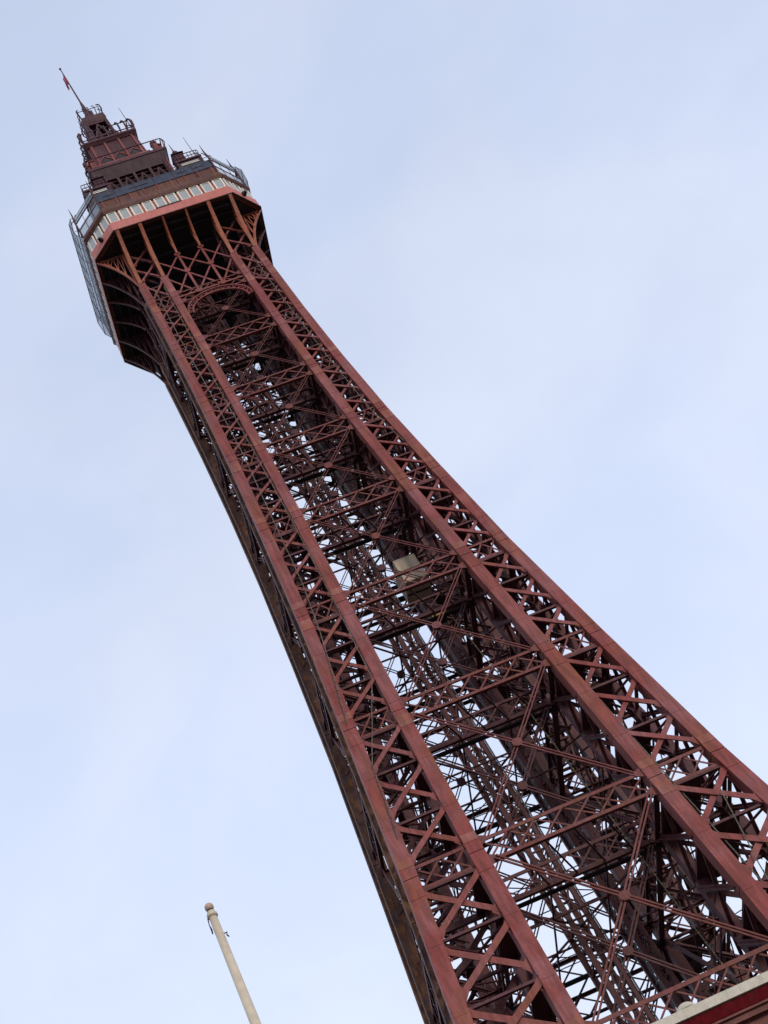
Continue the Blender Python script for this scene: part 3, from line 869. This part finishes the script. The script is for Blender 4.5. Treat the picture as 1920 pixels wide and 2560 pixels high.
# ------------------------------------------------------------------ lift car and yellow plant inside the tower
CY, CZ = -1.0, -1.1
car = thing('lift_car', (1.9, -.1+CY, 73.0+CZ), 'cream panelled lift car high inside the tower between its legs', 'lift')
def car_part(mb, name, mat):
    mb.v = [(x, y+CY, z+CZ) for x, y, z in mb.v]
    return mb.build(name, mat, car)
car_part(MB().box(1.2, 2.6, -1.1, .9, 73.15, 75.2), 'car_body', CARM)
car_part(MB().box(1.12, 2.68, -1.18, .98, 73.0, 73.147), 'car_floor', CARM)
for yy in (-.85, -.1, .65): car_part(MB().box(1.15, 2.65, yy-.04, yy+.04, 72.92, 72.997), 'car_joist', STEEL)
car_part(MB().box(1.22, 2.58, -1.125, -1.103, 74.02, 74.10), 'car_seam', STEEL)
gd = MB().box(1.22, 2.58, -1.08, .88, 75.203, 75.28).box(1.8, 2.0, -.4, .2, 75.283, 75.5)
car_part(gd, 'car_roof', STEEL)
for xx in (1.75, 1.9, 2.05): car_part(MB().tube([(xx, -.1, 75.3), (xx, -.1, 113.2)], .022, 4), 'hoist_rope', BLACK)
hut = thing('winch_housing', (1.6, -2.6, 67.6), 'small yellow housing on the walkway just below the cream lift car', 'machinery')
MB().box(1.25, 1.95, -2.75, -2.35, 67.60, 68.05).build('casing', YELL, hut)
MB().box(1.2, 2.0, -2.8, -2.3, 67.50, 67.597).build('base_frame', DARK, hut)

# ------------------------------------------------------------------ cables and lamp strings on the legs
def cable(name, pts, r, label, group, bulbs=None, mat=CABLE, cat='cable'):
    mb = MB(); P_ = [Vector(p) for p in pts]; fine = []
    for a, b in zip(P_, P_[1:]):
        n = max(2, int((b-a).length/1.2))
        for i in range(n): fine.append(a+(b-a)*i/n+Vector((random.uniform(-.012, .012), random.uniform(-.02, .02), 0)))
    fine.append(P_[-1])
    mb.tube(fine, r, 5)
    root = thing(name, P_[-1], label, cat, group)
    mb.build('sheath', mat, root)
    b = MB(); L = 0
    for a, c in zip(fine, fine[1:]):
        n = 2
        for i in range(n):
            p = a+(c-a)*i/n
            b.lathe(p-Vector((0, .04, .05)), [(.015, 0), (.04, .03), (.04, .07), (.01, .1)], 5)
    b.build('lamp', bulbs or CABLE, root, kind='stuff')
def legpt(side, f, z, off=.16): return (side*(M(z)+(W(z)-M(z))*f), -(W(z)+off), z)
zl = [107, 98.8, 91.7, 84.35, 76.55, 67.93, 61]
cable('lamp_string', [legpt(-1, .30+.05*math.sin(i*.9), z) for i, z in enumerate(zl)]+[legpt(-1, .80, 55), legpt(-1, .86, 50)], .028,
      'grey lamp string down the left front leg, nearer its inner column', 'lamp strings hung on the front legs')
cable('lamp_string', [legpt(-1, .62+.03*math.sin(i*1.7), z) for i, z in enumerate([107, 98.8, 91.7, 84.35, 76.5, 70.5])]+[legpt(-1, .72, 66), legpt(-1, .90, 58.5)], .028,
      'grey lamp string down the left front leg, nearer its outer column', 'lamp strings hung on the front legs')
cable('lamp_string', [legpt(1, .22, z, -.2) for z in (105, 98.8, 91.7, 84.35, 76.55, 67.93, 58.12, 47.43, 36, 29)], .035,
      'olive lamp string on the right front leg, beside its inner column', 'lamp strings hung on the front legs')
cable('lamp_string', [legpt(1, .60-.0*z, z, .1) for z in (107, 98.8, 91.7, 84.35)]+[legpt(1, .70, 80)], .028,
      'grey lamp string high on the right front leg, beside its outer column', 'lamp strings hung on the front legs')
cable('lamp_string', [legpt(1, .55, 45, .1), legpt(1, .30, 40.5, .1), legpt(1, .14, 36.5, .1), legpt(1, .0, 30, .1)], .03,
      'grey lamp string sagging across the lower right front leg', 'lamp strings hung on the front legs')
cable('lamp_string', [(2.1, -3.2, 67), (2.55, -4.0, 58.1), (3.0, -4.6, 47.4), (3.5, -5.0, 36), (3.8, -5.2, 29)], .03,
      'cable with small yellow lamps behind the right front leg', None, bulbs=YELL)

# ------------------------------------------------------------------ cream flagpole on the promenade
PX, PY, PT = -18.35, -50.0, 18.36
fp = thing('flagpole', (PX, PY, 0), 'plain cream flagpole with a ball top, standing alone left of the tower', 'flagpole')
MB().lathe((PX, PY, 0), [(.20, 0), (.17, .05), (.165, .3), (.118, 10), (.0655, PT-.30)], 24).build('pole', POLE, fp, smooth=True)
MB().lathe((PX, PY, PT-.30), [(.075, 0), (.088, .02), (.088, .06), (.075, .075), (.066, .08), (.066, .11)], 20).build('truck_collar', POLE, fp)
MB().lathe((PX, PY, PT-.19), [(.055, 0), (.05, .045)], 16).build('neck', BLACK, fp)
bp_ = [(max(.004, 0.074*math.sin(math.pi*t)), .072-.080*math.cos(math.pi*t)) for t in [i/12 for i in range(13)]]
MB().lathe((PX, PY, PT-.165), bp_, 24).build('ball', BALLM, fp, smooth=True)
rv = Vector((RR.x, RR.y, 0)).normalized()
b0 = Vector((PX, PY, PT))
MB().tube([b0-rv*.085+Vector((0, 0, -.30)), b0-rv*.10+Vector((0, 0, -.42)), b0-rv*.093+Vector((0, 0, -.52)), b0-rv*.10+Vector((0, 0, -.60))], [.012, .008, .016, .012], 6).build('halyard_clip', BLACK, fp)
MB().tube([b0+rv*.05+Vector((0, 0, -.66)), b0+rv*.115+Vector((0, 0, -.65)), b0+rv*.10+Vector((0, 0, -.70)), b0+rv*.12+Vector((0, 0, -.74))], [.010, .012, .012, .012], 6).build('halyard_clip', BLACK, fp)
